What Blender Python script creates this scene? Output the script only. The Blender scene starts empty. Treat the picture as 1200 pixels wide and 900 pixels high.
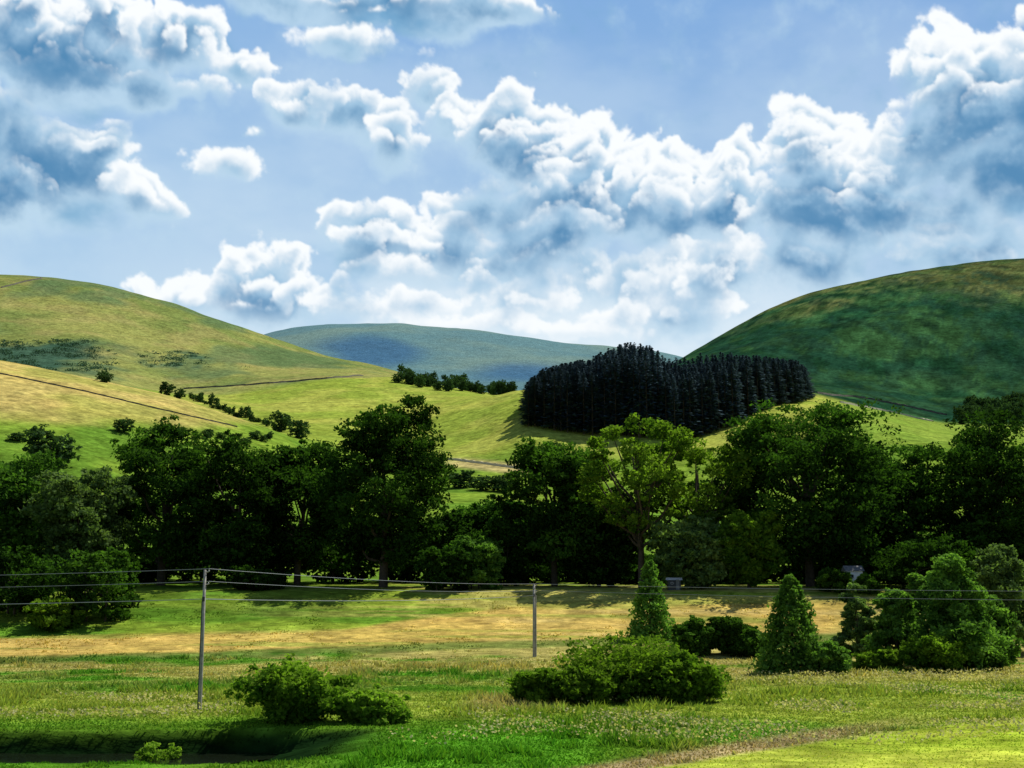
import bpy, bmesh, math, random
import numpy as np
from mathutils import Vector
random.seed(3); RNG=np.random.default_rng(7)
scene=bpy.context.scene; COL=scene.collection
F=1449.0; HC=8.0; PITCH=math.atan(230/F); CP,SP=math.cos(PITCH),math.sin(PITCH)
def ray(px,py):
    a=(np.asarray(px,float)-600)/F; b=(450-np.asarray(py,float))/F
    y=CP-b*SP; z=SP+b*CP
    return a/y, z/y
def proj(X,Y,Z):
    zr=Z-HC; dep=Y*CP+zr*SP
    return 600+F*X/dep, 450-F*(-Y*SP+zr*CP)/dep
def sst(e0,e1,x):
    t=np.clip((x-e0)/(e1-e0),0,1); return t*t*(3-2*t)
def hash2(i,j,seed):
    s=np.sin(i*127.1+j*311.7+seed*74.7)*43758.5453
    return s-np.floor(s)
def vnoise(x,y,seed=0):
    xi=np.floor(x); yi=np.floor(y); fx=x-xi; fy=y-yi
    fx=fx*fx*(3-2*fx); fy=fy*fy*(3-2*fy)
    return (hash2(xi,yi,seed)*(1-fx)+hash2(xi+1,yi,seed)*fx)*(1-fy)+(hash2(xi,yi+1,seed)*(1-fx)+hash2(xi+1,yi+1,seed)*fx)*fy
def fbm(x,y,seed=0,o=4):
    s=0;a=.5;t=0
    for k in range(o):
        s=s+a*vnoise(x*2**k,y*2**k,seed+k*13);t+=a;a*=.5
    return s/t
def worley(x,y,seed=0):
    xi=np.floor(x); yi=np.floor(y); best=np.full(x.shape,9.0)
    for dx in (-1,0,1):
        for dy in (-1,0,1):
            cx=xi+dx; cy=yi+dy
            best=np.minimum(best,(cx+hash2(cx,cy,seed)-x)**2+(cy+hash2(cx,cy,seed+5)-y)**2)
    return np.sqrt(best)
def pchip(x,Y,xq):
    h=np.diff(x)[:,None]; dl=np.diff(Y,axis=0)/h
    d=np.zeros_like(Y); d[0]=dl[0]; d[-1]=dl[-1]
    w1=2*h[1:]+h[:-1]; w2=h[1:]+2*h[:-1]
    ok=dl[:-1]*dl[1:]>0
    a=np.where(ok,dl[:-1],1); b=np.where(ok,dl[1:],1)
    d[1:-1]=np.where(ok,(w1+w2)/(w1/a+w2/b),0)
    i=np.clip(np.searchsorted(x,xq)-1,0,len(x)-2)
    t=((xq-x[i])/(x[i+1]-x[i]))[:,None]; hh=h[i]
    return (Y[i]*(2*t**3-3*t**2+1)+d[i]*hh*(t**3-2*t**2+t)+Y[i+1]*(-2*t**3+3*t**2)+d[i+1]*hh*(t**3-t**2))
# ---------------------------------------------------------------- object helpers
def tag(o,label=None,cat=None,group=None,kind=None):
    if label:o['label']=label
    if cat:o['category']=cat
    if group:o['group']=group
    if kind:o['kind']=kind
    return o
def link(name,me,mats,parent=None,loc=None):
    o=bpy.data.objects.new(name,me); COL.objects.link(o)
    if me is not None and mats is not None and len(me.materials)==0:
        for m in (mats if isinstance(mats,(list,tuple)) else [mats]): me.materials.append(m)
    if parent:o.parent=parent
    if loc is not None:o.location=loc
    return o
def empty(name,loc):
    o=bpy.data.objects.new(name,None); o.empty_display_size=.5; COL.objects.link(o); o.location=loc; return o
def build_mesh(name,V,loops,nper,tone=None,col=None,smooth=False,mi=None):
    me=bpy.data.meshes.new(name); V=np.ascontiguousarray(V,dtype=np.float32); loops=np.ascontiguousarray(loops.ravel(),dtype=np.int32)
    me.vertices.add(len(V)); me.vertices.foreach_set('co',V.ravel())
    me.loops.add(len(loops)); me.loops.foreach_set('vertex_index',loops)
    nf=len(loops)//nper; me.polygons.add(nf)
    me.polygons.foreach_set('loop_start',np.arange(0,len(loops),nper,dtype=np.int32))
    if mi is not None: me.polygons.foreach_set('material_index',np.asarray(mi,dtype=np.int32))
    me.update(calc_edges=True)
    me.polygons.foreach_set('use_smooth',np.full(nf,smooth))
    if tone is not None:
        a=me.attributes.new('tone','FLOAT','POINT'); a.data.foreach_set('value',np.ascontiguousarray(tone,dtype=np.float32))
    if col is not None:
        a=me.attributes.new('Col','FLOAT_COLOR','POINT')
        c=np.ones((len(V),4),np.float32); c[:,:3]=col; a.data.foreach_set('color',c.ravel())
    return me
def tubes(paths,k=7):
    Vs=[];Ls=[];off=0
    for P,R in paths:
        P=np.asarray(P,float);n=len(P)
        T=np.gradient(P,axis=0);T/=np.linalg.norm(T,axis=1)[:,None]+1e-9
        ref=np.array([0,0,1.]) if abs(T[0][2])<.8 else np.array([1.,0,0])
        A=np.cross(T,ref);A/=np.linalg.norm(A,axis=1)[:,None]+1e-9
        B=np.cross(T,A); th=np.arange(k)/k*2*math.pi
        ring=P[:,None,:]+np.asarray(R)[:,None,None]*(A[:,None,:]*np.cos(th)[None,:,None]+B[:,None,:]*np.sin(th)[None,:,None])
        Vs.append(ring.reshape(-1,3))
        i=np.arange(n-1)[:,None]*k; j=np.arange(k)[None,:]; j2=(j+1)%k
        q=np.stack([i+j,i+j2,i+k+j2,i+k+j],-1).reshape(-1,4)
        Ls.append(q+off);off+=n*k
    return np.concatenate(Vs),np.concatenate(Ls)
def boxes(name,lst,bev=0.0):
    bm=bmesh.new()
    for (cx,cy,cz,sx,sy,sz) in lst:
        r=bmesh.ops.create_cube(bm,size=1)
        for v in r['verts']: v.co=Vector((cx+v.co.x*sx,cy+v.co.y*sy,cz+v.co.z*sz))
    if bev>0: bmesh.ops.bevel(bm,geom=bm.edges[:],offset=bev,segments=1,affect='EDGES')
    me=bpy.data.meshes.new(name); bm.to_mesh(me); bm.free(); return me
def grid_loops(nr,nc):
    i=np.arange(nr-1)[:,None]*nc; j=np.arange(nc-1)[None,:]
    return np.stack([i+j,i+j+1,i+nc+j+1,i+nc+j],-1).reshape(-1,4)
# ---------------------------------------------------------------- materials
def newmat(name):
    m=bpy.data.materials.new(name); m.use_nodes=True; nt=m.node_tree; nt.nodes.clear()
    return m,nt,nt.nodes.new('ShaderNodeOutputMaterial')
def L(nt,a,b): nt.links.new(a,b)
def mixc(nt,fac,a,b,blend='MIX'):
    n=nt.nodes.new('ShaderNodeMix'); n.data_type='RGBA'; n.blend_type=blend
    for s,v in ((n.inputs[0],fac),(n.inputs[6],a),(n.inputs[7],b)):
        if hasattr(v,'is_linked'): L(nt,v,s)
        elif isinstance(v,(int,float)): s.default_value=v
        else: s.default_value=(*v,1)
    return n.outputs[2]
def mth(nt,op,a,b=None,c=None):
    n=nt.nodes.new('ShaderNodeMath'); n.operation=op
    for s,v in zip(n.inputs,(a,b,c)):
        if v is None: continue
        if hasattr(v,'is_linked'): L(nt,v,s)
        else: s.default_value=v
    return n.outputs[0]
def mrange(nt,v,a,b,c,d):
    n=nt.nodes.new('ShaderNodeMapRange')
    L(nt,v,n.inputs[0])
    for i,x in enumerate((a,b,c,d)): n.inputs[i+1].default_value=x
    return n.outputs[0]
def noise(nt,vec,scale,detail=4,rough=.55):
    n=nt.nodes.new('ShaderNodeTexNoise'); n.inputs['Scale'].default_value=scale; n.inputs['Detail'].default_value=detail; n.inputs['Roughness'].default_value=rough
    if vec is not None: L(nt,vec,n.inputs['Vector'])
    return n
def foliage(name,dark,light,trans=.3,colattr=False,tint=(1.3,1.5,.6)):
    m,nt,out=newmat(name)
    if colattr:
        a=nt.nodes.new('ShaderNodeAttribute'); a.attribute_name='Col'; c=a.outputs['Color']
    else:
        a=nt.nodes.new('ShaderNodeAttribute'); a.attribute_name='tone'
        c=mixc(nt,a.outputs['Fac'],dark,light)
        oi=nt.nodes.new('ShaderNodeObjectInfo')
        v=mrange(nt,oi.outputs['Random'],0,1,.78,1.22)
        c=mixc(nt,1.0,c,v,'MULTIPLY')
    d=nt.nodes.new('ShaderNodeBsdfDiffuse'); t=nt.nodes.new('ShaderNodeBsdfTranslucent')
    L(nt,c,d.inputs[0]); L(nt,mixc(nt,1.0,c,tint,'MULTIPLY'),t.inputs[0])
    mx=nt.nodes.new('ShaderNodeMixShader'); mx.inputs[0].default_value=trans
    L(nt,d.outputs[0],mx.inputs[1]);L(nt,t.outputs[0],mx.inputs[2]);L(nt,mx.outputs[0],out.inputs[0])
    return m
def plain(name,col,rough=.8,var=.35,scale=3,metal=0):
    m,nt,out=newmat(name); g=nt.nodes.new('ShaderNodeTexCoord')
    n=noise(nt,g.outputs['Object'],scale)
    v=mrange(nt,n.outputs[0],.3,.7,1-var,1+var)
    b=nt.nodes.new('ShaderNodeBsdfPrincipled'); L(nt,mixc(nt,1.0,col,v,'MULTIPLY'),b.inputs['Base Color'])
    b.inputs['Roughness'].default_value=rough; b.inputs['Metallic'].default_value=metal; b.inputs['Specular IOR Level'].default_value=.25
    L(nt,b.outputs[0],out.inputs[0]); return m
def ground_mat():
    m,nt,out=newmat('ground_cover')
    a=nt.nodes.new('ShaderNodeAttribute'); a.attribute_name='Col'
    g=nt.nodes.new('ShaderNodeNewGeometry')
    mp=nt.nodes.new('ShaderNodeMapping'); L(nt,g.outputs['Position'],mp.inputs[0]); mp.inputs['Scale'].default_value=(.45,1,1)
    n1=noise(nt,mp.outputs[0],1.1,4,.65); n2=noise(nt,g.outputs['Position'],.06,6,.7); n3=noise(nt,g.outputs['Position'],.24,4,.78)
    v=mth(nt,'MULTIPLY',mrange(nt,n1.outputs[0],.3,.7,.62,1.36),mrange(nt,n2.outputs[0],.3,.7,.76,1.24))
    v=mth(nt,'MULTIPLY',v,mrange(nt,n3.outputs[0],.32,.68,.62,1.36))
    c=mixc(nt,1.0,a.outputs['Color'],v,'MULTIPLY')
    c2=mixc(nt,1.0,c,(1.16,1.0,.9),'MULTIPLY')
    c=mixc(nt,mrange(nt,n2.outputs[1],.35,.65,0,.6),c,c2)
    b=nt.nodes.new('ShaderNodeBsdfDiffuse'); L(nt,c,b.inputs[0])
    bp=nt.nodes.new('ShaderNodeBump'); bp.inputs['Strength'].default_value=.5; bp.inputs['Distance'].default_value=.5
    L(nt,n1.outputs[0],bp.inputs['Height']); L(nt,bp.outputs[0],b.inputs['Normal'])
    L(nt,b.outputs[0],out.inputs[0]); return m
M_GROUND=ground_mat()
M_GRASS=foliage('grass_blades',None,None,.4,True,(1.4,1.4,.8))
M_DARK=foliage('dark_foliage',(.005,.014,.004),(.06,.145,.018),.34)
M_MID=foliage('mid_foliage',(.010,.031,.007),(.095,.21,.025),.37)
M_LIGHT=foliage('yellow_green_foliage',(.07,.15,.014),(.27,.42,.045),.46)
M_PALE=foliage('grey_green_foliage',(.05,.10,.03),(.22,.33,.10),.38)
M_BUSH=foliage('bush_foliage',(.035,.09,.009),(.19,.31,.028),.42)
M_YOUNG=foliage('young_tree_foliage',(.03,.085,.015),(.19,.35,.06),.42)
M_SPRUCE=foliage('spruce_needles',(.038,.066,.082),(.098,.152,.178),.15,tint=(1,1,1))
M_FAR=foliage('far_tree_foliage',(.025,.055,.022),(.075,.14,.045),.25)
M_GORSE=foliage('scrub_foliage',(.035,.08,.055),(.07,.13,.075),.15)
M_BARK=plain('bark',(.075,.06,.042),.9,.4,2)
M_POLE=plain('weathered_wood',(.30,.285,.25),.8,.3,4)
M_WIRE=plain('aluminium_wire',(.26,.28,.30),.5,.1,1)
M_CER=plain('ceramic',(.45,.42,.38),.3,.1,2)
M_STONE=plain('stone',(.13,.12,.09),.9,.4,.8)
M_PALESTONE=plain('pale_stone',(.58,.51,.36),.9,.15,1)
M_WHITE=plain('white_sheet',(.75,.76,.78),.5,.08,1)
M_SLATE=plain('slate',(.05,.055,.06),.7,.25,2)
M_GREYSLATE=plain('grey_slate',(.16,.165,.17),.8,.25,2)
M_GLASS=plain('dark_glass',(.02,.025,.03),.15,.1,1)
# ---------------------------------------------------------------- terrain
NU=700; U=np.linspace(-.78,.78,NU)
D=np.concatenate([np.geomspace(5,42,40,endpoint=False),np.geomspace(42,225,330,endpoint=False),np.geomspace(225,4200,300,endpoint=False),np.geomspace(4200,11000,20)])
rows=[]
def zrow(d,z): rows.append((d,np.full(NU,(z-HC)/d)))
def prow(d,pts):
    p=np.array(pts,float); u,s=ray(p[:,0],p[:,1])
    r=np.interp(U,u,s); k=np.exp(-np.linspace(-2,2,15)**2); k/=k.sum()
    rows.append((d,np.convolve(np.pad(r,7,mode='edge'),k,'valid')))
for d,z in ((4,-.2),(30,0),(50,0),(75,.13),(110,-.5),(143,-.9)): zrow(d,z)
prow(165,[(0,742),(1200,744)]); prow(180,[(0,712),(1200,714)]); prow(190,[(0,694),(1200,691)]); prow(200,[(0,689),(1200,688)]); prow(230,[(0,680),(1200,683)])
prow(300,[(-300,500),(0,530),(100,545),(200,570),(300,590),(400,605),(500,610),(600,610),(900,610),(1200,590)])
prow(450,[(-300,395),(0,422),(100,441),(200,464),(310,500),(400,535),(500,556),(560,552),(620,556),(700,560),(800,560),(900,550),(1000,545),(1100,530),(1200,520)])
prow(520,[(-300,430),(0,455),(100,465),(200,484),(300,505),(400,516),(500,528),(560,520),(600,508),(615,500),(700,507),(800,512),(850,505),(900,492),(950,484),(1000,492),(1100,512),(1200,512)])
prow(650,[(-300,430),(0,450),(100,455),(200,468),(300,480),(400,480),(480,486),(520,478),(560,470),(610,458),(650,456),(700,461),(800,461),(900,463),(950,467),(1000,478),(1100,500),(1200,505)])
prow(850,[(-300,410),(0,430),(100,435),(200,456),(300,450),(400,443),(470,445),(540,457),(600,466),(650,462),(700,450),(800,440),(900,438),(1000,455),(1100,468),(1200,465)])
prow(1050,[(-300,365),(0,378),(100,388),(200,412),(300,427),(400,434),(470,441),(540,459),(600,467),(700,450),(780,430),(850,412),(900,399),(1000,380),(1100,370),(1200,362),(1500,350)])
prow(1350,[(-300,330),(0,322),(60,325),(120,334),(200,356),(270,380),(310,392),(390,420),(470,437),(540,462),(620,468),(700,462),(780,432),(812,412),(855,387),(900,362),(960,341),(1030,325),(1100,313),(1160,307),(1200,304),(1500,290)])
prow(2000,[(-300,400),(0,400),(300,440),(500,462),(700,462),(900,430),(1200,390)])
prow(3600,[(-300,450),(200,425),(310,391),(345,385),(380,380),(460,377),(540,384),(600,393),(660,402),(700,405),(740,409),(790,417),(850,432),(1200,445)])
prow(5500,[(-300,520),(1500,520)]); prow(11000,[(-300,640),(1500,640)])
RD=np.log(np.array([r[0] for r in rows])); RS=np.array([r[1] for r in rows])
S=pchip(RD,RS,np.log(D))
DD=D[:,None]; X=U[None,:]*DD; Y=np.repeat(DD,NU,1); Z=HC+S*DD
far=sst(230,700,DD)
Z+= (1-far)*.25*(fbm(X/9,Y/9,1)-.5) + .1*(fbm(X/1.5,Y/1.5,5,2)-.5)*(DD<230)
Z+= far*DD*.006*(fbm(X/(DD*.06),np.log(DD)*14,9)-.5)
def bankline(x): return 68.0+.2*np.sin(x*.35)+.1*np.sin(x*.9+1)
def ditch(X,Y):
    bank=bankline(X)
    t=sst(-6,-14,X)
    return t*sst(bank+.2,bank-.75,Y)*(1-sst(62,56,Y)),bank
dt,_=ditch(X,Y); Z-=1.35*dt
def height(x,y):
    x=np.asarray(x,float);y=np.asarray(y,float)
    fu=np.clip((x/y-U[0])/(U[1]-U[0]),0,NU-1.001); iu=fu.astype(int); fu=fu-iu
    k=np.clip(np.searchsorted(D,y)-1,0,len(D)-2); fk=np.clip((y-D[k])/(D[k+1]-D[k]),0,1)
    return (Z[k,iu]*(1-fu)+Z[k,iu+1]*fu)*(1-fk)+(Z[k+1,iu]*(1-fu)+Z[k+1,iu+1]*fu)*fk
def ground_at(px,py,d0,d1):
    u,s=ray(px,py); d=np.geomspace(d0,d1,900); z=height(u*d,d)
    ok=np.nonzero((z-HC)/d>=s)[0]; i=ok[0] if len(ok) else int(np.argmax((z-HC)/d))
    return float(u*d[i]),float(d[i]),float(z[i])
def C3(*c): return np.array(c,float)
def lerp(a,b,t): return a+(b-a)*t[...,None]
def zonecol(X,Y,Z):
    px,py=proj(X,Y,Z)
    n1=fbm(X/22,Y/11,21); n2=fbm(X/4,Y/7,33); n3=fbm(X/90,Y/90,44); n4=fbm(X/30,Y/30,51)
    wob=(n2-.5)*14
    t1=sst(.38,.62,n1); t2=sst(.4,.6,n2)
    # meadow
    c=lerp(C3(.075,.205,.016),C3(.21,.28,.038),t1)
    c=lerp(c,C3(.30,.29,.085),t2*.45*sst(838,790,py))
    c=lerp(c,C3(.34,.30,.10),sst(804,789,py+wob)*.75*sst(.38,.58,n1+.12*t2))
    c=lerp(c,C3(.06,.175,.010),sst(832,848,py+wob)*sst(900,650,px)*.8)
    c=lerp(c,C3(.06,.21,.012),sst(845,870,py+wob)*sst(330,420,px)*sst(760,640,px)*.7)
    c=lerp(c,C3(.35,.29,.13),sst(510,560,px+wob*4)*sst(700,600,px)*sst(813,820,py+wob*.4)*sst(837,829,py)*.7)
    Cc=np.interp(px,[600,750,850,950,1050,1200,1500],[930,903,886,871,857,842,820])+wob*.25
    c=lerp(c,C3(.32,.25,.13),sst(-20,-10,py-Cc)*sst(1120,950,px)*.9)
    c=lerp(c,lerp(C3(.24,.34,.03),C3(.33,.40,.05),t1),sst(-3,3,py-Cc))
    # gold band and upper strip
    sk=fbm(X/30,Y/2.2,95)
    Lo=np.interp(px,[0,300,560,700,1000,1200],[772,764,754,750,744,742])+wob*.2
    Up=np.interp(px,[0,200,400,520,620,800,1000,1200],[748,743,739,722,708,701,706,720])+wob*.2
    gold=lerp(C3(.47,.35,.095),C3(.41,.32,.08),t1); gold=lerp(gold,C3(.21,.27,.045),sst(.56,.68,sk)*.7); gold=lerp(gold,C3(.54,.43,.15),sst(540,620,px)*sst(.45,.3,sk)*.7)
    c=lerp(c,gold,sst(2,-3,py-Lo)*sst(1060,960,px+wob*3))
    up=lerp(C3(.09,.20,.018),C3(.19,.27,.03),t1); up=lerp(up,C3(.42,.36,.11),sst(.50,.60,sk)*.65*sst(150,560,px)); up=lerp(up,C3(.05,.12,.012),sst(735,715,py)*sst(520,380,px)*.4)  # left end darkened in the colour as shade from the tree belt
    c=lerp(c,up,sst(2,-3,py-Up))
    c=lerp(c,C3(.06,.125,.02),sst(6,3,np.abs(py-Lo-2))*.7)
    bk=bankline(X)
    c=lerp(c,C3(.006,.020,.005),sst(bk+.25,bk-.3,Y)*sst(58,60.5,Y+(n2-.5)*2)*sst(-6,-10.5,X+(n2-.5)*4))  # shadow strip along the bank, put into the ground colour
    # mid distance
    m=lerp(C3(.10,.20,.022),C3(.16,.26,.03),t1)
    m=lerp(m,lerp(C3(.42,.35,.11),C3(.31,.31,.075),sst(.4,.6,n4)),sst(505,492,py+(n4-.5)*20)*sst(340,300,px)*sst(500,470,Y))
    m=lerp(m,C3(.40,.35,.14),sst(9,3,np.abs(py-(540+(px-525)*.12)))*sst(515,530,px)*sst(640,620,px))
    c=lerp(c,m,sst(215,235,Y))
    f=lerp(C3(.22,.30,.042),C3(.31,.35,.065),sst(.35,.65,n4))
    f=lerp(f,C3(.15,.27,.035),sst(950,1000,px)*.7)
    c=lerp(c,f,sst(470,500,Y))
    hl=lerp(C3(.24,.265,.075),C3(.155,.205,.055),sst(.4,.62,n3)); hl=lerp(hl,C3(.30,.27,.10),sst(.5,.7,n4)*.5)
    hl=lerp(hl,C3(.06,.13,.065),sst(.5,.64,fbm(X/60,Y/110,66))*.6)
    hw=(fbm(X/35,Y/60,69)-.5)
    hl=lerp(hl,C3(.035,.09,.06),sst(396,404,py+hw*22)*sst(444,432,py+hw*10)*sst(155,95,px+hw*130)*.95)
    hl=lerp(hl,C3(.05,.115,.07),sst(.45,.6,fbm(X/18,Y/40,67))*sst(408,414,py)*sst(434,428,py)*sst(155,175,px)*sst(260,235,px)*.8)
    n5=fbm(X/7,Y/16,88,5); n6=fbm(X/16,Y/34,98,5)
    hr=lerp(C3(.014,.060,.026),C3(.034,.100,.034),sst(.4,.6,n4))  # right hill vegetation, greens darkened to stand for cloud shadow
    ht=lerp(C3(.075,.12,.034),C3(.115,.125,.042),sst(.4,.6,n4))
    hr=lerp(hr,ht,np.clip(sst(.55,1.0,(Z-180)/130+(n3-.5)*1.0+(n5-.5)*.7),0,1)*.8)
    hr=lerp(hr,C3(.009,.036,.022),sst(.52,.56,fbm(X/60,Y/150,77)*.6+n5*.4)*.65)
    hr=lerp(hr,C3(.010,.034,.022),sst(.56,.62,n6)*.55)
    hr=hr*(.60+.74*sst(.3,.7,n5))[...,None]
    hill=lerp(hl,hr,sst(660,740,px))
    lim=np.interp(px,[0,215,430,470,700,800,950,1200],[760,760,860,1000,1000,720,700,700])
    c=lerp(c,hill,sst(lim-25,lim+25,Y))
    fh=lerp(C3(.10,.20,.22),C3(.14,.23,.21),sst(.35,.65,fbm(X/300,Y/300,61)))  # far hill: bluish distance haze mixed into its base colour
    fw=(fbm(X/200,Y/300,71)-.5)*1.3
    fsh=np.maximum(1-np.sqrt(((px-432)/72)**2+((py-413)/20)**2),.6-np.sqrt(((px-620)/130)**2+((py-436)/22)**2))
    fh=lerp(fh,C3(.04,.115,.22),sst(-.1,.5,fsh+fw*.5)*.8)  # cloud shadow patches painted dark blue on the far hill
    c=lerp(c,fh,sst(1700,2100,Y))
    return c
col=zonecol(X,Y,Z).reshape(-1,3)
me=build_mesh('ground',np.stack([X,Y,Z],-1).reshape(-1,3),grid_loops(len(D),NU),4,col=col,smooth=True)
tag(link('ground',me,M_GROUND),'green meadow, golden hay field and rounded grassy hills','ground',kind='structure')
# stream
wm,nt,out=newmat('dark_water'); b=nt.nodes.new('ShaderNodeBsdfPrincipled'); b.inputs['Base Color'].default_value=(.008,.012,.006,1); b.inputs['Roughness'].default_value=.12
tc=nt.nodes.new('ShaderNodeNewGeometry'); nn=noise(nt,tc.outputs['Position'],2.5,3); bp=nt.nodes.new('ShaderNodeBump'); bp.inputs['Strength'].default_value=.08
L(nt,nn.outputs[0],bp.inputs['Height']);L(nt,bp.outputs[0],b.inputs['Normal']);L(nt,b.outputs[0],out.inputs[0])
xs=np.linspace(-45,-10.5,60); V=[]
for x in xs:
    bk=float(bankline(np.array(x))); k=float(sst(-18,-10.5,np.array(x)))
    V+= [(x,61.6+.3*math.sin(x*.5)+4.5*k,-1.02),(x,bk-.1,-1.02)]
tag(link('stream',build_mesh('stream',np.array(V),grid_loops(60,2),4),wm),'dark still stream below the steep bank at lower left','water',kind='structure')
# ---------------------------------------------------------------- grass
def cards(C,s,rng,asp=.6):
    n=len(C); N_=rng.normal(size=(n,3)); N_[:,2]=np.abs(N_[:,2])+.25; N_/=np.linalg.norm(N_,axis=1)[:,None]
    r=rng.normal(size=(n,3)); A=np.cross(N_,r); A/=np.linalg.norm(A,axis=1)[:,None]+1e-9; B=np.cross(N_,A)
    s=np.broadcast_to(s,(n,))[:,None]
    V=np.stack([C-A*s,C-B*s*asp,C+A*s,C+B*s*asp],1).reshape(-1,3)
    return V,np.arange(4*n)
def grass(name,N,label,cat):
    px=RNG.uniform(-80,1280,N); d=np.exp(RNG.uniform(np.log(46),np.log(188),N))
    u=(px-600)/F*CP; x=u*d; y=d; z=height(x,y); c=zonecol(x,y,z); qx,qy=proj(x,y,z)
    clump=fbm(x/1.3,y/1.3,81,3); big=fbm(x/7,y/7,83,3)
    h=(.10+.52*sst(.45,.7,clump)*sst(.35,.65,big))*RNG.uniform(.5,1.2,N)
    Cc=np.interp(qx,[600,750,850,950,1050,1200,1500],[930,903,886,871,857,842,820])
    mown=qy>Cc; h=np.where(mown,.06,h); gold=(y>146); h=np.where(gold,h*.4,h)
    dt,bk=ditch(x,y); keep=~((dt>.4)&(y<bk-.3)&(y>61.4)); keep&=~(mown&(RNG.random(N)<.6)); h=np.where((x<-7)&(y<67),h*.3,h)
    x,y,z,c,h,px=[a[keep] for a in (x,y,z,c,h,px)]; n=len(x)
    w=.03+y*.0007; th=RNG.uniform(0,6.283,n); ln=RNG.normal(0,.6,(n,2))*h[:,None]
    bx=np.cos(th)*w;by=np.sin(th)*w
    V=np.stack([np.stack([x-bx,y-by,z-.04],-1),np.stack([x+bx,y+by,z-.04],-1),np.stack([x+ln[:,0],y+ln[:,1],z+h],-1)],1)
    v=RNG.uniform(.78,1.26,n)[:,None]; warm=1+RNG.normal(0,.08,(n,1))*np.array([1.1,0,-.5])
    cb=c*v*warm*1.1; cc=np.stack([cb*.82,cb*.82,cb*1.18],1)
    me=build_mesh(name,V.reshape(-1,3),np.arange(3*n),3,col=np.clip(cc.reshape(-1,3),0,.65))
    tag(link(name,me,M_GRASS),label,cat,kind='stuff')
grass('meadow_grass',220000,'rough green and straw coloured grass covering the meadow','grass')
def flowers():
    N=44000; px=RNG.uniform(-20,1260,N); py=RNG.uniform(778,880,N)
    u,s=ray(px,py); d=np.clip(-HC/s*1.0,50,140); x=u*d;y=d;z=height(x,y);qx,qy=proj(x,y,z)
    m=fbm(x/6,y/6,91,3); a=sst(300,180,qx)*sst(815,824,qy)*sst(848,840,qy)+1.3*sst(560,900,qx)*sst(785,795,qy)*sst(858,845,qy)+.4*sst(430,520,qx)*sst(830,850,qy)*sst(890,870,qy)
    keep=(RNG.random(N)<a*sst(.47,.58,m)); x,y,z=x[keep],y[keep],z[keep]; n=len(x)
    C=np.stack([x,y,z+RNG.uniform(.22,.5,n)],-1)
    V,l=cards(C,RNG.uniform(.04,.08,n)+y*.0003,RNG,.9); base=np.where(RNG.random((n,1))<.5,np.array([[.52,.49,.26]]),np.array([[.42,.41,.14]]))
    me=build_mesh('meadow_flowers',V,l,4,col=np.repeat(base*RNG.uniform(.7,1.1,(n,1)),4,0))
    tag(link('meadow_flowers',me,M_GRASS),'creamy white meadow flower heads scattered through the grass','flowers',kind='stuff')
flowers()
# ---------------------------------------------------------------- trees
def cone_pts(rng,h,w,nc,kk,cexp,lo=.30,hi=1.15):
    t=rng.uniform(0,1,nc)**1.3; a=rng.uniform(0,6.283,nc)
    lump=lo+hi*fbm(a*1.9+7,t*7,int(rng.integers(99)),3)*(1-.15*t)
    r=(1-t)**cexp*w*.5*lump*np.sqrt(rng.uniform(.2,1,nc))+.008*w
    cc=np.stack([r*np.cos(a),r*np.sin(a),h*t],-1)
    C=(cc[:,None,:]+rng.normal(size=(nc,kk,3))*np.array([.055,.055,.04])*w*(1.15-t)[:,None,None]).reshape(-1,3); C[:,2]=np.maximum(C[:,2],.05)
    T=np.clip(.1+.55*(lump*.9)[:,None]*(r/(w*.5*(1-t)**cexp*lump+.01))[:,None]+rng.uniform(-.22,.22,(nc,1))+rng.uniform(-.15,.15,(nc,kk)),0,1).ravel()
    return C,T
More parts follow.
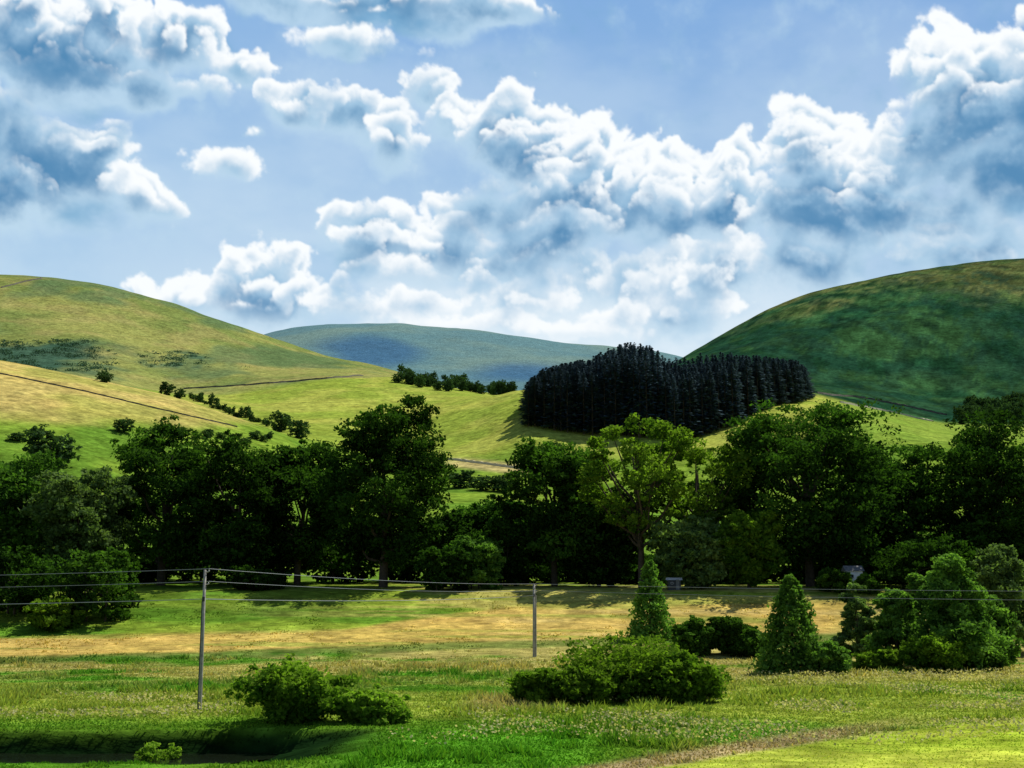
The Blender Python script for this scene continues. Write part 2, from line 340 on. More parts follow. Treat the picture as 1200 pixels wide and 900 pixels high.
def crown_data(rng,h,w,base,nl,ns,nk,lr=(.15,.25),power=1.0,spread=.2,cone=False,cexp=.8,leads=1,rag=.16,point=0):
    z0=base*h; hh=h-z0
    if cone:
        Cs=[];Ts=[];lob=[]; n0=int(nl*ns*.8); kk=max(8,nk//2)
        for k in range(leads):
            f=1 if k==0 else rng.uniform(.5,.88); ww=w if leads==1 else w*rng.uniform(.5,.68)
            a=rng.uniform(0,6.283)+k*2.4; o=0 if leads==1 else w*(.08 if k==0 else rng.uniform(.18,.27)); ox,oy=math.cos(a)*o,math.sin(a)*o*.8
            C,T=cone_pts(rng,hh*f,ww,int(n0/leads**.8),kk,cexp*rng.uniform(.8,1.1),*((.55,.75) if leads==1 else (.4,1.0))); C[:,0]+=ox;C[:,1]+=oy; Cs.append(C);Ts.append(T)
            for i in range(max(3,12//leads)):
                q=i/max(3,12//leads); lob.append((ox+.3*ww*math.cos(i*2.4)*(1-q),oy+.3*ww*math.sin(i*2.4)*(1-q),z0+hh*f*(.1+.8*q),.1*w))
        return np.concatenate(Cs),np.concatenate(Ts),lob
    lob=[]
    for i in range(nl):
        t=(i+.5)/nl if i<nl*.8 else rng.uniform(0,1)
        if i>=nl*.9: t=rng.uniform(.7,.95)
        e=max(0,1-abs(2*(t**power)-1)**2.3)**.5
        if point: e=e*(1-point)+point*(1-t)**.6*min(1,.7+2*t)
        a=i*2.4+rng.uniform(-.5,.5); r=e*w*.5*math.sqrt(rng.uniform(.2,1))*.80
        lob.append((r*math.cos(a),r*math.sin(a),z0+hh*(.10+.80*t),w*rng.uniform(*lr)*(1-.5*point*t)))
    C=[];T=[]
    for (x,y,z,R) in lob:
        lt=rng.uniform(-.25,.25)
        dv=rng.normal(size=(ns,3)); dv/=np.linalg.norm(dv,axis=1)[:,None]; dv[:,2]=dv[:,2]*.75+.12
        rr=rng.uniform(.6,1.0,(ns,1)); rr=np.where(rng.random((ns,1))<rag,rng.uniform(1.05,1.4,(ns,1)),rr)
        sc=np.array([x,y,z])+dv*R*rr
        st=rng.uniform(-.2,.2,ns)
        p=sc[:,None,:]+np.clip(rng.normal(size=(ns,nk,3)),-1.8,1.8)*np.array([1,1,.6 if not point else .9])*R*spread*(rng.uniform(.6,1.3,(ns,1))*np.where(rr>1.02,.7,1))[:,:,None]
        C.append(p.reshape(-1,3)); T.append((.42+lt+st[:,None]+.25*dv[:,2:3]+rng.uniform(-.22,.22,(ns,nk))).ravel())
    C=np.concatenate(C);T=np.clip(np.concatenate(T),0,1)
    q=np.quantile(np.abs(C[:,:2]),.98); k=np.array([w*.5/q,w*.5/q,1]); C*=k
    z1=np.quantile(C[:,2],.997); C[:,2]=z0+(C[:,2]-z0)*hh/(z1-z0); C[:,2]=np.maximum(C[:,2],.05)
    lob=[(l[0]*k[0],l[1]*k[0],z0+(l[2]-z0)*hh/(z1-z0),l[3]) for l in lob]
    return C,T,lob
def tree(name,label,cat,loc,h,w,mat,seed,base=.1,nl=20,ns=24,nk=26,leaf=.42,group=None,tr=.028,stems=1,nlimb=12,**kw):
    rng=np.random.default_rng(seed); root=empty(name,loc); tag(root,label,cat,group)
    C,T,lob=crown_data(rng,h,w,base,nl,ns,nk,**kw)
    V,l=cards(C,leaf*rng.uniform(.65,1.25,len(C)),rng)
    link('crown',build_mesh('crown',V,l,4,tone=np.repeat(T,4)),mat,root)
    paths=[]; r0=h*tr
    for s in range(stems):
        ox,oy=(0,0) if stems==1 else rng.normal(0,w*.08,2)
        n=7; tt=np.linspace(0,1,n); lean=rng.normal(0,h*.03,2)
        P=np.stack([ox+lean[0]*tt**2+rng.normal(0,.01*h,n)*tt,oy+lean[1]*tt**2+rng.normal(0,.01*h,n)*tt,-.4+tt*h*.82],-1)
        paths.append((P,r0*(1-tt*.85)/(stems**.5)))
        idx=rng.permutation(len(lob))[:nlimb//stems]
        for i in idx:
            lx,ly,lz,R=lob[i]; zz=min(lz*.55,h*.6); st=np.array([np.interp(zz,P[:,2],P[:,k]) for k in range(3)])
            en=np.array([lx,ly,lz+R*.3]); md=(st+en)/2+np.array([0,0,-.04*h])+rng.normal(0,.015*h,3)
            paths.append((np.stack([st,.5*(st+md)+rng.normal(0,.008*h,3),md,.5*(md+en),en]),r0*np.array([.42,.34,.26,.18,.06])))
    V,q=tubes(paths,6); link('trunk',build_mesh('trunk',V,q,4,smooth=True),M_BARK,root)
    return root
def place(px,d,topy,wpx):
    u,_=ray(px,690 if d<260 else topy); X_=float(u*d); z=float(height(X_,d)); _,s=ray(px,topy)
    return (X_,d,z-.1),float(HC+s*d-z+.1),wpx*d/F
AIRY=dict(ns=13,nk=24,lr=(.055,.12),spread=.30,leaf=.36,tr=.024,power=1.15,rag=.3)
BELT=[
('broadleaf_tree','green broadleaf tree cut off by the left edge of the photo',8,196,534,110,M_MID,.06,{}),
('willow_tree','pale grey-green willow near the left end of the tree belt',92,190,550,96,M_PALE,.05,dict(rag=.3)),
('broadleaf_tree','tall mid-green tree between the pale willow and the dark central trees on the left',188,203,497,132,M_MID,.1,dict(power=.8,lr=(.12,.2))),
('broadleaf_tree','rounded dull green tree, left of two below the golden slope',276,198,515,130,M_DARK,.08,dict(lr=(.12,.22))),
('broadleaf_tree','dark green tree close against the left side of the tallest tree',348,206,520,114,M_DARK,.08,dict(power=.8,lr=(.12,.2))),
('broadleaf_tree','tallest dark tree in the left half of the belt, with jagged crown',449,194,468,160,M_DARK,.06,dict(nl=28,power=1.15,lr=(.12,.21),rag=.25)),
('broadleaf_tree','small shaded tree deep in the gap between the two halves of the belt',562,224,588,92,M_DARK,.05,dict(rag=.25)),
('broadleaf_tree','low shaded tree just left of the bushy tree right of the gap',606,218,590,56,M_DARK,.05,{}),
('broadleaf_tree','bushy green tree at the left start of the right half of the belt',650,199,520,124,M_MID,.06,dict(power=.85,lr=(.12,.2))),
('ash_tree','airy yellow-green ash with bright top below the spruce plantation',752,190,493,126,M_LIGHT,.26,{**AIRY,**dict(nl=40,nlimb=34)}),
('ash_tree','open branched yellow-green ash tree left of the big oak',822,192,520,100,M_LIGHT,.34,{**AIRY,**dict(nl=28,nlimb=26)}),
('willow_tree','small pale willow under the open branched ash',810,188,604,86,M_PALE,.05,dict(rag=.3)),
('oak_tree','big broad dark oak with domed crown right of centre',950,196,473,192,M_DARK,.06,dict(nl=34,lr=(.10,.18),power=.8,rag=.22)),
('broadleaf_tree','light green lower tree in front of the left side of the big oak',878,187,602,70,M_BUSH,.05,{}),
('broadleaf_tree','small dark tree in front of the bushy tree right of the gap',702,196,580,98,M_DARK,.04,{}),
('broadleaf_tree','dark tree filling the dip between the big oak and the right edge',1070,203,524,126,M_DARK,.06,dict(power=.8,lr=(.12,.2))),
('broadleaf_tree','tall dark tree cut off by the right edge of the photo',1182,194,488,158,M_DARK,.06,dict(nl=28,power=.85,lr=(.11,.2),rag=.22)),
]
for i,(nm,lb,px,d,ty,w,mt,bs,kw) in enumerate(BELT):
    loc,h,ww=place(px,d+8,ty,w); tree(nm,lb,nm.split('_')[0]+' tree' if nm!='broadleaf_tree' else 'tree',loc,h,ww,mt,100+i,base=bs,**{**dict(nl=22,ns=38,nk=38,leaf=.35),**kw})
UNDER=[(30,640),(150,640),(235,620),(310,620),(390,610),(470,610),(545,648),(610,630),(680,640),(760,650),(850,650),(920,610),(990,620),(1040,620),(1120,600),(1200,590)]  # mostly hidden shrubs, added so the belt lets no light through low down
for i,(px,ty) in enumerate(UNDER):
    loc,h,ww=place(px,221+(i%3)*3,ty,104); tree('added_shrub','dark shrub added to block light beneath the belt of big trees','added_shrub',loc,h,ww,M_DARK,200+i,base=0,nl=12,ns=18,nk=22,leaf=.5,group='undergrowth added to block light below the tree belt',nlimb=5)
FB=[('large dark bush at the left edge below the belt trees',18,176,642,100,M_DARK),('rounded dark green bush standing forward of the pale willow',120,173,646,96,M_MID),
('small lighter bush at the foot of the two dark left bushes',62,168,702,60,M_BUSH),('leafy mid-green bush at the right end of the left trees, beside the gap',558,195,630,60,M_YOUNG),
('low bush under the right flank of the tallest left tree',522,191,640,58,M_DARK),('bush at the foot of the rounded dull green tree',296,194,664,64,M_DARK),('low bush below the dark dip tree on the right',1080,190,632,112,M_DARK),
('small bush just left of the pale cottage',976,188,668,36,M_MID),('dark shrub on the left side of the gap behind the leafy bush',532,206,602,58,M_DARK),('dark shrub on the right side of the gap against the bushy tree',590,209,608,54,M_DARK),
('small low bush hiding the right corner of the pale cottage',1015,187,674,26,M_MID)]
for i,(lb,px,d,ty,w,mt) in enumerate(FB):
    loc,h,ww=place(px,d,ty,w); tree('bush',lb,'bush',loc,h,ww,mt,300+i,base=0,nl=16,ns=26,nk=28,leaf=.31,nlimb=6,stems=2,rag=.35,lr=(.11,.2),power=.7)
CO=dict(cone=True,nl=22,ns=28,nk=30)
def co(leads,cexp,nl=24): return {**CO,'leads':leads,'cexp':cexp,'nl':nl}
def br(point,nl=24): return dict(nl=nl,ns=26,nk=28,lr=(.11,.19),power=.55,rag=.35,spread=.25,point=point)
NEAR=[('bush','rounded dark green bush left of centre in the front meadow',342,846,776,116,M_BUSH,dict(power=1.2)),
('bush','low yellow-green bush touching the right side of the rounded front bush',434,846,808,74,M_LIGHT,{}),
('bush','smallest bush at the left end of the large central bush clump',634,824,784,58,M_BUSH,{}),
('bush','low front bush in the left part of the central bush clump',688,826,782,66,M_BUSH,{}),
('bush','largest and tallest bush of the central clump in the meadow',746,820,748,152,M_BUSH,dict(nl=24)),
('bush','bush at the right end of the central clump',804,824,766,74,M_BUSH,{}),
('conifer','narrow pointed young conifer standing in the golden field',763,748,657,56,M_YOUNG,co(1,.68,22)),
('bush','round dark bush, left of two beside the pointed conifer',812,768,725,50,M_MID,{}),
('bush','round dark bush, right of two beside the pointed conifer',858,768,724,46,M_MID,{}),
('bush','loose low bush left of the feathery young tree',884,770,736,42,M_MID,{}),
('young_tree','feathery young tree with narrow top and spreading skirt',930,790,675,86,M_YOUNG,co(1,.55,36)),
('bush','small bush at the right foot of the feathery young tree',968,790,752,50,M_YOUNG,{}),
('willow_tree','slim pale green willow left of the right hand thicket',1006,780,686,46,M_PALE,br(.95,22)),
('bush','low bush in front of the slim pale green willow',1030,786,760,48,M_BUSH,{}),
('young_tree','bushy green sapling at the left side of the right hand thicket',1052,784,692,56,M_YOUNG,br(.9)),
('young_tree','tallest and broadest young tree in the middle of the right hand thicket',1122,786,652,86,M_YOUNG,br(.9,34)),
('young_tree','pointed young tree just left of the tallest tree of the thicket',1084,780,674,48,M_YOUNG,br(1.0)),
('young_tree','dense lower young tree at the right side of the thicket',1160,782,700,56,M_YOUNG,br(.7)),
('willow_tree','pale feathery willow behind the thicket near the right edge',1178,765,640,76,M_PALE,br(.9,34)),
('bush','rounded bush at the foot of the tallest tree of the thicket',1096,788,744,66,M_BUSH,{}),
('bush','leafy bush at the right foot of the thicket',1146,786,748,52,M_YOUNG,{}),
]
for i,(nm,lb,px,by,ty,w,mt,kw) in enumerate(NEAR):
    x,y,z=ground_at(px,by,48,185); _,s=ray(px,ty); h=HC+float(s)*y-z+.08; ww=w*y/F
    cat={'bush':'bush','conifer':'conifer','young_tree':'tree','willow_tree':'willow tree'}[nm]
    k={**dict(nl=16,ns=30,nk=32,leaf=.08+y*.0010,base=0.0,stems=3 if nm=='bush' else 1,nlimb=9),**kw}
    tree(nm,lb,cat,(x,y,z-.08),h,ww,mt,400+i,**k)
x,y,z=ground_at(185,893,46,70)
tree('plant','leafy yellow-green plant by the dark stream at the lower left','plant',(x,y,z),.9,2.4,M_LIGHT,470,base=0,nl=9,ns=14,nk=18,leaf=.1,stems=3,nlimb=6)
# far trees
def blobtree(seed,nl=10,ns=18,nk=14,leaf=.10):
    rng=np.random.default_rng(seed); C,T,_=crown_data(rng,1,1,.02,nl,ns,nk,lr=(.2,.3)); V,l=cards(C,leaf*rng.uniform(.6,1.1,len(C))*.6,rng)
    tv,tq=tubes([(np.array([[0,0,-.05],[0,0,.3],[0.02,0,.6]]),np.array([.04,.035,.02]))],5)
    a=build_mesh('crown',V,l,4,tone=np.repeat(T,4)); a.materials.append(M_FAR); b=build_mesh('trunk',tv,tq,4); b.materials.append(M_BARK)
    return a,b
BT=[blobtree(500+i) for i in range(5)]
def fartree(i,px,by,hpx,wpx,lb,group=None,d0=240,d1=1300,name='hillside_tree'):
    x,y,z=ground_at(px,by,d0,d1); o=empty(name,(x,y,z-.2)); h=hpx*y/F*.95;w=wpx*y/F*.95
    link('crown',BT[i%5][0],None,o); link('trunk',BT[i%5][1],None,o)
    o.scale=(w,w,h); o.rotation_euler=(0,0,i*1.7); tag(o,lb,'tree',group)
FT=[(57,547,50,56,'round dark tree on the green slope above the pale willow at left'),(20,517,12,22,'low tree on the slope near the left edge'),(145,507,18,26,'small round tree alone at the lower edge of the golden slope'),
(122,448,16,18,'small tree on the crest of the golden slope'),(195,463,16,18,'left of two small trees on the rim of the golden slope'),(210,467,13,14,'right of two small trees on the rim of the golden slope'),
(328,506,26,28,'larger tree right of the small row behind the golden slope'),(350,514,24,26,'tree beside the left shoulder of the tallest tree'),
(650,532,16,22,'small tree in the field in front of the spruce plantation'),(540,572,22,34,'leftmost of three hedge trees below the pale bank in the gap'),(566,575,20,30,'middle one of three hedge trees below the pale bank in the gap'),(590,577,24,32,'rightmost of three hedge trees below the pale bank in the gap')]
for i,t in enumerate(FT): fartree(i,*t)
for i in range(26):
    t=i/25+random.uniform(-.02,.02); fartree(i,226+92*t+random.uniform(-3,3),469+32*t+random.uniform(-1.5,1.5),random.choice((4,5,6,7,9,12,15))*random.uniform(.9,1.1),random.uniform(6,11),'small dark tree in the hedgerow running down behind the golden slope','hedgerow trees behind the golden slope')
for i in range(14):
    t=i/13; fartree(i,168+150*t+random.uniform(-5,5),510+8*t+random.uniform(-4,4),random.uniform(6,13),random.uniform(9,17),'low bushy tree along the lower edge of the golden slope','hedgerow trees below the golden slope')
for i in range(40):
    t=(i%20)/19; px=470+130*t+random.uniform(-4,4); by=447+18*t+random.uniform(-3,3)+(2 if i>19 else 0)
    fartree(i,px,by,random.uniform(9,20),random.uniform(9,15),'small dark tree in the shelter strip crossing the field below the far hill','shelter strip trees',700,1200)
for i in range(16):
    px=1128+i*5.5+random.uniform(-3,3); by=498+random.uniform(-6,3)-(i%3)*6
    fartree(i,px,by,random.uniform(20,30),random.uniform(16,24),'dark tree in the small wood at the right foot of the hill','small wood on the right',480,1000)
# spruce plantation
def spruce(seed):
    rng=np.random.default_rng(seed); n=620; t=rng.uniform(.04,1,n)**.9; a=rng.uniform(0,6.283,n)
    prof=(1-t**1.5)**.72*.5*(.85+.2*np.sin(t*38+rng.uniform(0,6)))+.012; r=prof*rng.uniform(.35,1.05,n)
    dirv=np.stack([np.cos(a),np.sin(a)],-1); c=np.stack([dirv[:,0]*r,dirv[:,1]*r,t],-1)
    ln=(.075+.09*(1-t))[:,None]; out=np.stack([dirv[:,0],dirv[:,1],np.full(n,-.12)],-1)*ln*np.array([1,1,.45]); side=np.stack([-dirv[:,1],dirv[:,0],rng.normal(0,.08,n)],-1)*ln*.55
    V=np.stack([c-out*.6,c+side-out*.1,c+out,c-side-out*.1],1).reshape(-1,3); V[:,2]=np.clip(V[:,2],.02,1)
    tv,tq=tubes([(np.array([[0,0,-.03],[0,0,.5],[0,0,.98]]),np.array([.045,.03,.004]))],5)
    return build_mesh('spruce_tree',np.concatenate([V,tv]),np.concatenate([np.arange(4*n).reshape(-1,4),tq+4*n]),4,
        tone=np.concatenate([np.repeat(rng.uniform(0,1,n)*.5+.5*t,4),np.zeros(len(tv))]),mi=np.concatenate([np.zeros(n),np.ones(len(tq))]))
SPR=[spruce(600+i) for i in range(6)]
cnt=0
for r in range(22):
    for c in range(46):
        px=621+325*(c+.5*(r%2)+random.uniform(-.4,.4))/45.5
        fr=np.interp(px,[615,700,800,860,950],[522,514,512,535,620]); bk=np.interp(px,[615,650,740,950],[560,600,660,700])
        d=fr+r*8+random.uniform(-3,3)
        if d>bk or px>948 or px<618 or cnt>=298: continue
        u,_=ray(px,470); x=float(u*d); z=float(height(x,d))
        ty=np.interp(px,[615,640,690,715,740,765,800,850,900,935,952],[448,429,419,407,399,405,410,412,417,421,434]); _,s=ray(px,ty)
        hm=HC+float(s)*d-z
        h=float(np.clip(hm,12,29+2*random.random()+(8 if 708<px<772 else 0)))*(random.uniform(.95,1.01) if r>1 else random.uniform(.86,.98)); w=random.uniform(8,11)
        o=link('spruce_tree',SPR[(cnt*7+r)%6],[M_SPRUCE,M_BARK],None,(x,d,z-.3)); o.scale=(w,w,h); o.rotation_euler=(0,0,random.uniform(0,6)); cnt+=1
        tag(o,'tall dark spruce in the dense conifer plantation on the hillside','spruce tree','plantation spruces')
print('spruces',cnt)
def scrub():
    rng=np.random.default_rng(9); Cs=[];Ts=[];Ss=[]
    regs=[(0,135,398,436,480,700),(165,245,412,430,110,700),(270,300,428,434,14,700)]
    for (a,b_,c0,c1,n,d0) in regs:
        for k in range(n):
            px=rng.uniform(a,b_); py=rng.uniform(c0,c1)
            if fbm(np.array(px/25),np.array(py/9),5)<.41+.25*max(0,(px-80)/55 if b_==135 else 0)*rng.random(): continue
            x,y,z=ground_at(px,py,d0,1340); R=rng.uniform(1.4,3.8); m=26
            p=rng.normal(size=(m,3))*np.array([R*.6,R*.6,R*.13])+np.array([x,y,z+R*.1]); Cs.append(p);Ts.append(rng.uniform(0,1,m));Ss.append(np.full(m,R*.22))
    C=np.concatenate(Cs);T=np.concatenate(Ts);V,l=cards(C,np.concatenate(Ss),rng)
    tag(link('hill_scrub',build_mesh('hill_scrub',V,l,4,tone=np.repeat(T,4)),M_GORSE),'dark scrub patches growing on the left hill slope','scrub',kind='stuff')
scrub()
# walls
def wall(pts,label,d0,d1,hgt=1.3,wid=.9,name='stone_wall',mat=None):
    P=[]
    for (a,b_) in zip(pts[:-1],pts[1:]):
        for t in np.linspace(0,1,14,endpoint=False): P.append(ground_at(a[0]+(b_[0]-a[0])*t,a[1]+(b_[1]-a[1])*t,d0,d1))
    P=np.array(P); P[:,1]=np.convolve(np.pad(P[:,1],3,mode='edge'),np.ones(7)/7,'valid')
    P[:,2]=height(P[:,0],P[:,1]); T=np.gradient(P[:,:2],axis=0); T/=np.linalg.norm(T,axis=1)[:,None]; N_=np.stack([-T[:,1],T[:,0]],-1)*wid/2
    V=[]
    for i,p in enumerate(P):
        h=hgt*(1+.15*math.sin(i*2.3)); n=N_[i]
        V+=[(p[0]-n[0],p[1]-n[1],p[2]-.4),(p[0]-n[0]*.6,p[1]-n[1]*.6,p[2]+h),(p[0]+n[0]*.6,p[1]+n[1]*.6,p[2]+h),(p[0]+n[0],p[1]+n[1],p[2]-.4)]
    me=build_mesh(name,np.array(V),grid_loops(len(P),4),4); tag(link(name,me,mat or M_STONE),label,'wall')
wall([(215,456),(300,451),(370,445),(430,440)],'long dry stone wall between the left hill and the bright green field',640,1100,1.0,.9)
wall([(0,438),(100,459),(200,483),(285,502)],'dark stone wall slanting down across the golden slope',240,480,.4,.5)
wall([(0,338),(30,330),(52,326)],'stone wall near the top of the left hill',900,1345,1.3,1.2)
wall([(525,538),(570,544),(622,551)],'pale stone wall crossing the field in the gap between the trees',240,560,.7,1.2,mat=M_PALESTONE)
wall([(962,462),(1010,466),(1060,476),(1115,488)],'field wall along the foot of the dark right hill',600,1200,1.0,.9)
wall([(985,472),(1040,482),(1100,496)],'lower of two field walls below the dark right hill',560,900,.8,1.2,mat=M_PALESTONE)
# ---------------------------------------------------------------- poles and wires
def pole(label,px,by,ty,r,guard):
    x,y,z=ground_at(px,by,50,170); _,s=ray(px,ty); h=HC+float(s)*y-z
    root=empty('utility_pole',(x,y,z)); tag(root,label,'utility pole')
    P=np.array([[0,0,-.3],[0,0,h*.5],[0,0,h],[0,0,h+.02]]); V,q=tubes([(P,np.array([r,r*.88,r*.75,.01]))],12); link('post',build_mesh('post',V,q,4,smooth=True),M_POLE,root)
    tops=[]
    for dz in (.12,.9):
        zz=h-dz; xx=r*.75+.02
        V,q=tubes([(np.array([[xx,0,zz],[xx+.08,0,zz+.01],[xx+.14,0,zz+.06],[xx+.14,0,zz+.16],[xx+.14,0,zz+.24]]),np.array([.03,.03,.06,.08,.03]))],8)
        link('insulator',build_mesh('insulator',V,q,4,smooth=True),M_CER,root); tops.append((x+xx+.14,y,z+zz+.2))
    bz=h*.79 if not guard else h-1.25
    link('bracket',boxes('bracket',[(0,-r*.95,bz,.16,.12,.3)],.01),M_SLATE,root); tops.append((x,y-r,z+bz))
    if guard:
        V,q=tubes([(np.array([[r*1.15,0,-.2],[r*1.15,0,h*.45],[r*1.15,0,h*.85]]),np.full(3,r*.45))],8); link('cable_guard',build_mesh('cable_guard',V,q,4,smooth=True),M_POLE,root)
    else:
        V,q=tubes([(np.array([[-r*.9,-r*.5,0],[-r*.85,-r*.5,h*.4],[-r*.8,-r*.4,h*.78]]),np.full(3,.03))],6); link('earth_cable',build_mesh('earth_cable',V,q,4),M_SLATE,root)
    return tops
t1=pole('slender wooden utility pole on the left, nearest of the two',234,832,668,.125,False)
t2=pole('pale thick utility pole near the centre, farther of the two',626,770,685,.18,True)
def wire(a,b,sag,label,r=.013):
    a=np.array(a);b=np.array(b);t=np.linspace(0,1,60)[:,None]; P=a+(b-a)*t; P[:,2]-=(4*sag*t*(1-t))[:,0]
    V,q=tubes([(P,np.full(60,r))],5); o=link('overhead_wire',build_mesh('overhead_wire',V,q,4),M_WIRE); tag(o,label,'wire')
nm=['top','middle','lowest']
for i in (0,1,2):
    wire((-85,92,t1[i][2]-.2),t1[i],.5,f'{nm[i]} overhead wire from the left edge to the left pole',(.015,.013,.022)[i])
    wire(t1[i],t2[i],.32,f'{nm[i]} overhead wire between the two poles',(.017,.015,.024)[i])
    if i<2: wire(t2[i],(110,60+i,t2[i][2]+.5),.78,f'{nm[i]} overhead wire from the centre pole to the right edge',.021)
# buildings glimpsed under the trees
def house(name,label,cat,px,d,w,dp,h,roofh,wm_,rm,win,doorx):
    u,_=ray(px,690); x=float(u*d); z=float(height(x,d)); root=empty(name,(x,d,z)); tag(root,label,cat)
    link('wall',boxes('wall',[(0,0,h/2-.2,w,dp,h+.4)]),wm_,root)
    bm=bmesh.new(); o=.25; vs=[bm.verts.new(c) for c in [(-w/2-o,-dp/2-o,h-.03),(w/2+o,-dp/2-o,h-.03),(w/2+o,dp/2+o,h-.03),(-w/2-o,dp/2+o,h-.03),(-w/2-o,0,h+roofh),(w/2+o,0,h+roofh)]]
    for f in ((0,1,5,4),(2,3,4,5),(0,4,3),(1,2,5),(3,2,1,0)): bm.faces.new([vs[i] for i in f])
    me=bpy.data.meshes.new('roof'); bm.to_mesh(me); bm.free(); link('roof',me,rm,root)
    for (wx,wz,ww,wh) in win:
        fr=link('window',boxes('window',[(wx,-dp/2-.03,wz,ww,.07,wh)],.01),M_WHITE,root)
        link('pane',boxes('pane',[(wx,-dp/2-.072,wz,ww*.78,.02,wh*.82)]),M_GLASS,fr)
    link('door',boxes('door',[(doorx*w,-dp/2-.03,.8,.5,.07,1.6)],.01),M_GREYSLATE,root)
house('cottage','small pale stone cottage glimpsed below the oak and the right hand trees','cottage',1000,192,2.4,2.4,2.7,.8,M_WHITE,M_GREYSLATE,[(-.4,1.9,.45,.6)],.28)
house('shed','low dark shed with white roof under the trees right of the pointed conifer','shed',790,192,1.9,1.3,1.5,.35,M_SLATE,M_WHITE,[(-.4,1.0,.35,.35)],.25)
# ---------------------------------------------------------------- sky with clouds (distant dome patch), sun, world
BL=[(60,66,125,42,.95),(130,24,60,36,.5),(205,46,66,38,.5),(282,75,42,24,.4),(20,18,50,28),(110,90,130,20,1),(60,195,80,50,.85),(112,180,46,38,.5),(165,228,36,26,.4),(18,150,40,30),(0,232,60,38,1),
(450,-2,180,26,1),(330,-8,70,20,1),(560,4,80,18,1),(415,42,64,15,.2),(258,195,44,18,.1),(300,160,12,8,.1),(350,125,36,28,.35),(420,130,52,36,.45),(470,160,40,30,.5),(510,104,28,32,.3),(540,135,46,30,.45),(600,150,66,44,.6),(615,185,56,44,.95),(685,180,46,36,.45),(745,195,46,30,.35),(800,195,46,28,.35),(880,190,54,30,.35),(960,170,48,40,.4),(1012,194,38,28,.35),(1050,200,56,40,.35),(1078,150,40,40,.3),
(1120,80,54,44,.35),(1150,130,70,64,.5),(1185,205,60,54,.6),(1100,262,46,24,.2),(690,235,120,45,.45),(770,245,80,40,.4),(850,245,100,44,.55),(990,245,110,56,.8),(1060,240,60,40,.6),(450,275,70,42,.5),(530,285,56,36,.5),(590,302,48,30,.3),(650,285,60,36,.35),(692,325,40,26,.2),(480,315,50,16,.3),(560,240,60,34,.45),
(205,345,56,24,.2),(310,338,66,42,.6),(375,352,50,26,.3),(560,374,80,14,.1),(680,380,60,13,.1),(780,362,76,28,.15),(840,320,80,36,.3),(740,330,56,26,.15),(430,362,50,14,.1),(620,345,60,22,.1),(500,352,50,18,.1),(560,330,40,20,.1),(720,362,46,18,.1),(800,335,50,24,.15),(1130,300,80,26,.4),(950,310,80,32,.4),(1300,120,120,90),(-120,120,110,80)]
NX,NY=1300,700; az=np.radians(np.linspace(-32,32,NX)); el=np.radians(np.linspace(-.5,34,NY))
AZg,ELg=np.meshgrid(az,el); PX=AZg*F/100; PY=ELg*F/100
step=PX[0,1]-PX[0,0]; sty=PY[1,0]-PY[0,0]
wx=(fbm(PX*1.3,PY*1.3,301,7)-.5)*.72; wy=(fbm(PX*1.3,PY*1.3,331,7)-.5)*.55
QX=PX+wx; QY=PY+wy
W=0
for sc,am in ((2.0,.10),(4.2,.065),(9,.042),(19,.024)):
    W=W+am*(.52-worley(PX*sc+wx*2,PY*sc+wy*2,int(sc*10)))*1.3
W=W+.38*(fbm(PX*3.0,PY*3.4,401,7)-.5)
rg=np.random.default_rng(77); blobs=[]; body=np.zeros_like(PX)
for bl in BL:
    bx,by,rx,ry=bl[:4]; dk=bl[4] if len(bl)>4 else .65
    u,sl=ray(bx,by); a0=math.atan(float(u)); e0=math.atan(float(sl)*math.cos(a0)); cx,cy=a0*F/100,e0*F/100; rx/=100;ry/=100
    kids=[]; mn=min(rx,ry)
    rb=np.sqrt(((QX-cx)/(rx*1.3))**2+((QY-cy+.12*ry)/(ry*1.3))**2); body=np.maximum(body,(1-rb)*min(1,.45+dk*.65))
    if mn>.2:
        for q in range(int(4+rx*6)):
            th=rg.uniform(-.1,math.pi+.1); kr=mn*rg.uniform(.24,.48); rr=rg.uniform(.66,.98)
            kids.append((cx+math.cos(th)*rx*rr,cy+math.sin(th)*ry*rr,kr*1.15,kr,dk*.75))
        for q in range(int(2+rx*3*(1.2-dk))):
            th=rg.uniform(0,6.28); kr=mn*rg.uniform(.3,.5); rr=rg.uniform(0,.7)
            kids.append((cx+math.cos(th)*rx*rr,cy+math.sin(th)*ry*rr,kr*1.3,kr*.9,dk*.9))
    cut=len(kids)//2
    blobs+= kids[:cut]+[(cx,cy,rx,ry,dk)]+kids[cut:]
def shiftA(A,dx,dy):
    sx=int(round(dx/step)); sy=int(round(dy/sty)); B=np.pad(A,((0,sy),(0,sx)),mode='edge'); return B[sy:sy+A.shape[0],sx:sx+A.shape[1]]
lp=np.clip(PY/14.49*57.3/30,0,1)
sky=lerp(C3(.56,.74,.87),C3(.185,.375,.72),sst(0.1,1.0,lp))
sky=lerp(sky,C3(.40,.63,.85),sst(8,-8,PX)*.35)
veil=sst(.42,.75,fbm(PX*.45+3,PY*.9,511,6))*(1-.6*lp); sky=lerp(sky,C3(.70,.84,.94),veil*.45)
glow=np.exp(-((PX-.3)/4.2)**2)*np.exp(-((PY-2.9)/1.0)**2)*sst(.25,.6,fbm(PX*.9,PY*1.6,711,5))
sky=lerp(sky,C3(.86,.94,.99),glow*.75)
img=sky.copy(); Tot=np.zeros_like(PX)
ba=sst(-.02,.40,body+W*.9); bt=fbm(PX*1.2,PY*2,611,5)
img=lerp(img,lerp(C3(.18,.41,.63),C3(.52,.71,.86),sst(.3,.65,bt+.3*(1-lp)+.35*glow)),ba*.80*(1-.45*glow))
lay=[]
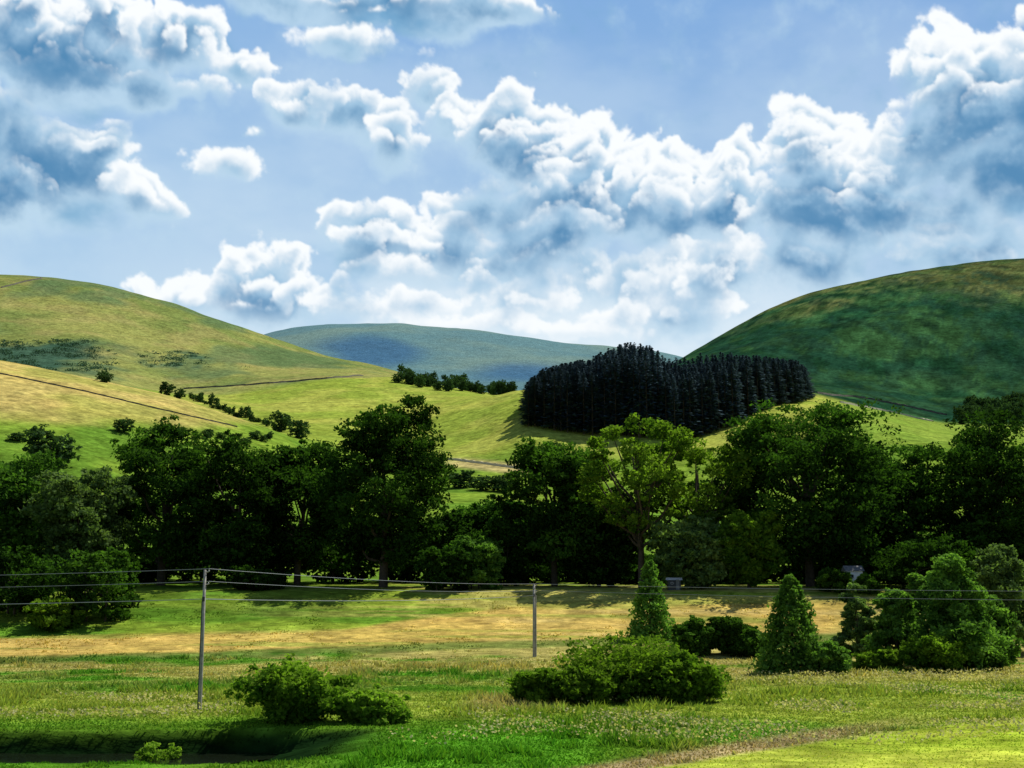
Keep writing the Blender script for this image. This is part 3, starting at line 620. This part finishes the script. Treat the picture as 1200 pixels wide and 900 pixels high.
for (cx,cy,rx,ry,dk) in blobs:
    m=.4; i0=int(np.clip((cx-rx-m-PX[0,0])/step,0,NX-2)); i1=int(np.clip((cx+rx+m-PX[0,0])/step,0,NX-1)); j0=int(np.clip((cy-ry-m-PY[0,0])/sty,0,NY-2)); j1=int(np.clip((cy+ry+m-PY[0,0])/sty,0,NY-1))
    if i1-i0<4 or j1-j0<4: continue
    sl_=(slice(j0,j1),slice(i0,i1))
    Wl=W[sl_]; mn=min(rx,ry)
    r=np.sqrt(((QX[sl_]-cx)/rx)**2+((QY[sl_]-cy)/ry)**2)
    Dl=(1-r)*mn*1.15+Wl*min(1,.45+mn*1.6)+.015; T=np.clip(Dl,0,.5)
    occ=np.zeros_like(T); prev=0
    for q in range(1,9):
        ds=.02*q**1.35; occ+=shiftA(T,ds*.45,ds*.9)*(ds-prev); prev=ds
    rel=Wl-shiftA(Wl,.03,.06)
    lay.append((sl_,Dl,T,occ,rel,dk,(cy-PY[sl_])/ry)); Tot[sl_]=np.maximum(Tot[sl_],T)
occT=np.zeros_like(Tot); prev=0
for q in range(1,13):
    ds=.05*q**1.25; occT+=shiftA(Tot,ds*.4,ds*.9)*(ds-prev); prev=ds
M=np.exp(-3.7*occT)
for (sl_,Dl,T,occ,rel,dk,low) in lay:
    b=np.exp(-(7+15*dk)*(occ+.16*T))*(.27+.73*M[sl_])+1.3*rel*(.25+T)+.18*glow[sl_]
    b=b*(1-.48*dk*sst(-.3,.9,low))
    soft=.085+.34*sst(.66,.2,b)
    al=sst(-.02,1,(Dl)/soft)*(1-.5*sst(.3,1.1,low))
    cc=lerp(C3(.085,.255,.47),C3(.34,.55,.75),sst(.02,.32,b)); cc=lerp(cc,C3(.97,1.0,1.02),sst(.26,.72,b))
    img[sl_]=lerp(img[sl_],cc,np.clip(al,0,1))
img=lerp(img,C3(.74,.86,.94),.28*(1-lp)**3)
R=11500.0
DV=np.stack([np.sin(AZg)*np.cos(ELg),np.cos(AZg)*np.cos(ELg),np.sin(ELg)],-1)*R
me=build_mesh('sky',DV.reshape(-1,3),grid_loops(NY,NX)[:,::-1],4,col=np.clip(img,0,1.1).reshape(-1,3),smooth=True)
sm,nt,out=newmat('sky_clouds'); a=nt.nodes.new('ShaderNodeAttribute'); a.attribute_name='Col'; e=nt.nodes.new('ShaderNodeEmission'); L(nt,a.outputs['Color'],e.inputs[0]); L(nt,e.outputs[0],out.inputs[0])
try: sm.cycles.emission_sampling='NONE'
except Exception as ex: print(ex)
tag(link('sky',me,sm,None,(0,0,HC)),'blue sky with banks of bright rimmed cumulus clouds','sky',kind='structure')
AZ,EL=math.radians(52),math.radians(57)
s=Vector((math.sin(AZ)*math.cos(EL),math.cos(AZ)*math.cos(EL),math.sin(EL)))
ld=bpy.data.lights.new('sun','SUN'); ld.energy=5.0; ld.angle=math.radians(.5); ld.color=(1,.95,.86)
lo=bpy.data.objects.new('sun',ld); COL.objects.link(lo); lo.rotation_euler=s.to_track_quat('Z','Y').to_euler(); lo.location=(60,100,120)
w=bpy.data.worlds.new('World'); scene.world=w; w.use_nodes=True; nt=w.node_tree; nt.nodes.clear()
out=nt.nodes.new('ShaderNodeOutputWorld'); bg=nt.nodes.new('ShaderNodeBackground'); bg.inputs[1].default_value=.10
sk=nt.nodes.new('ShaderNodeTexSky'); sk.sky_type='NISHITA'; sk.sun_disc=False; sk.sun_elevation=EL; sk.sun_rotation=AZ; sk.dust_density=.6; sk.ozone_density=2.0
L(nt,sk.outputs[0],bg.inputs[0]); L(nt,bg.outputs[0],out.inputs[0])
# ---------------------------------------------------------------- camera
cd=bpy.data.cameras.new('camera'); co_=bpy.data.objects.new('camera',cd); COL.objects.link(co_)
cd.sensor_width=36; cd.lens=36*F/1200; cd.clip_start=.5; cd.clip_end=30000
co_.location=(0,0,HC); co_.rotation_euler=(math.pi/2+PITCH,0,0); scene.camera=co_
scene.view_settings.view_transform='Standard'; scene.view_settings.look='None'; scene.view_settings.exposure=0
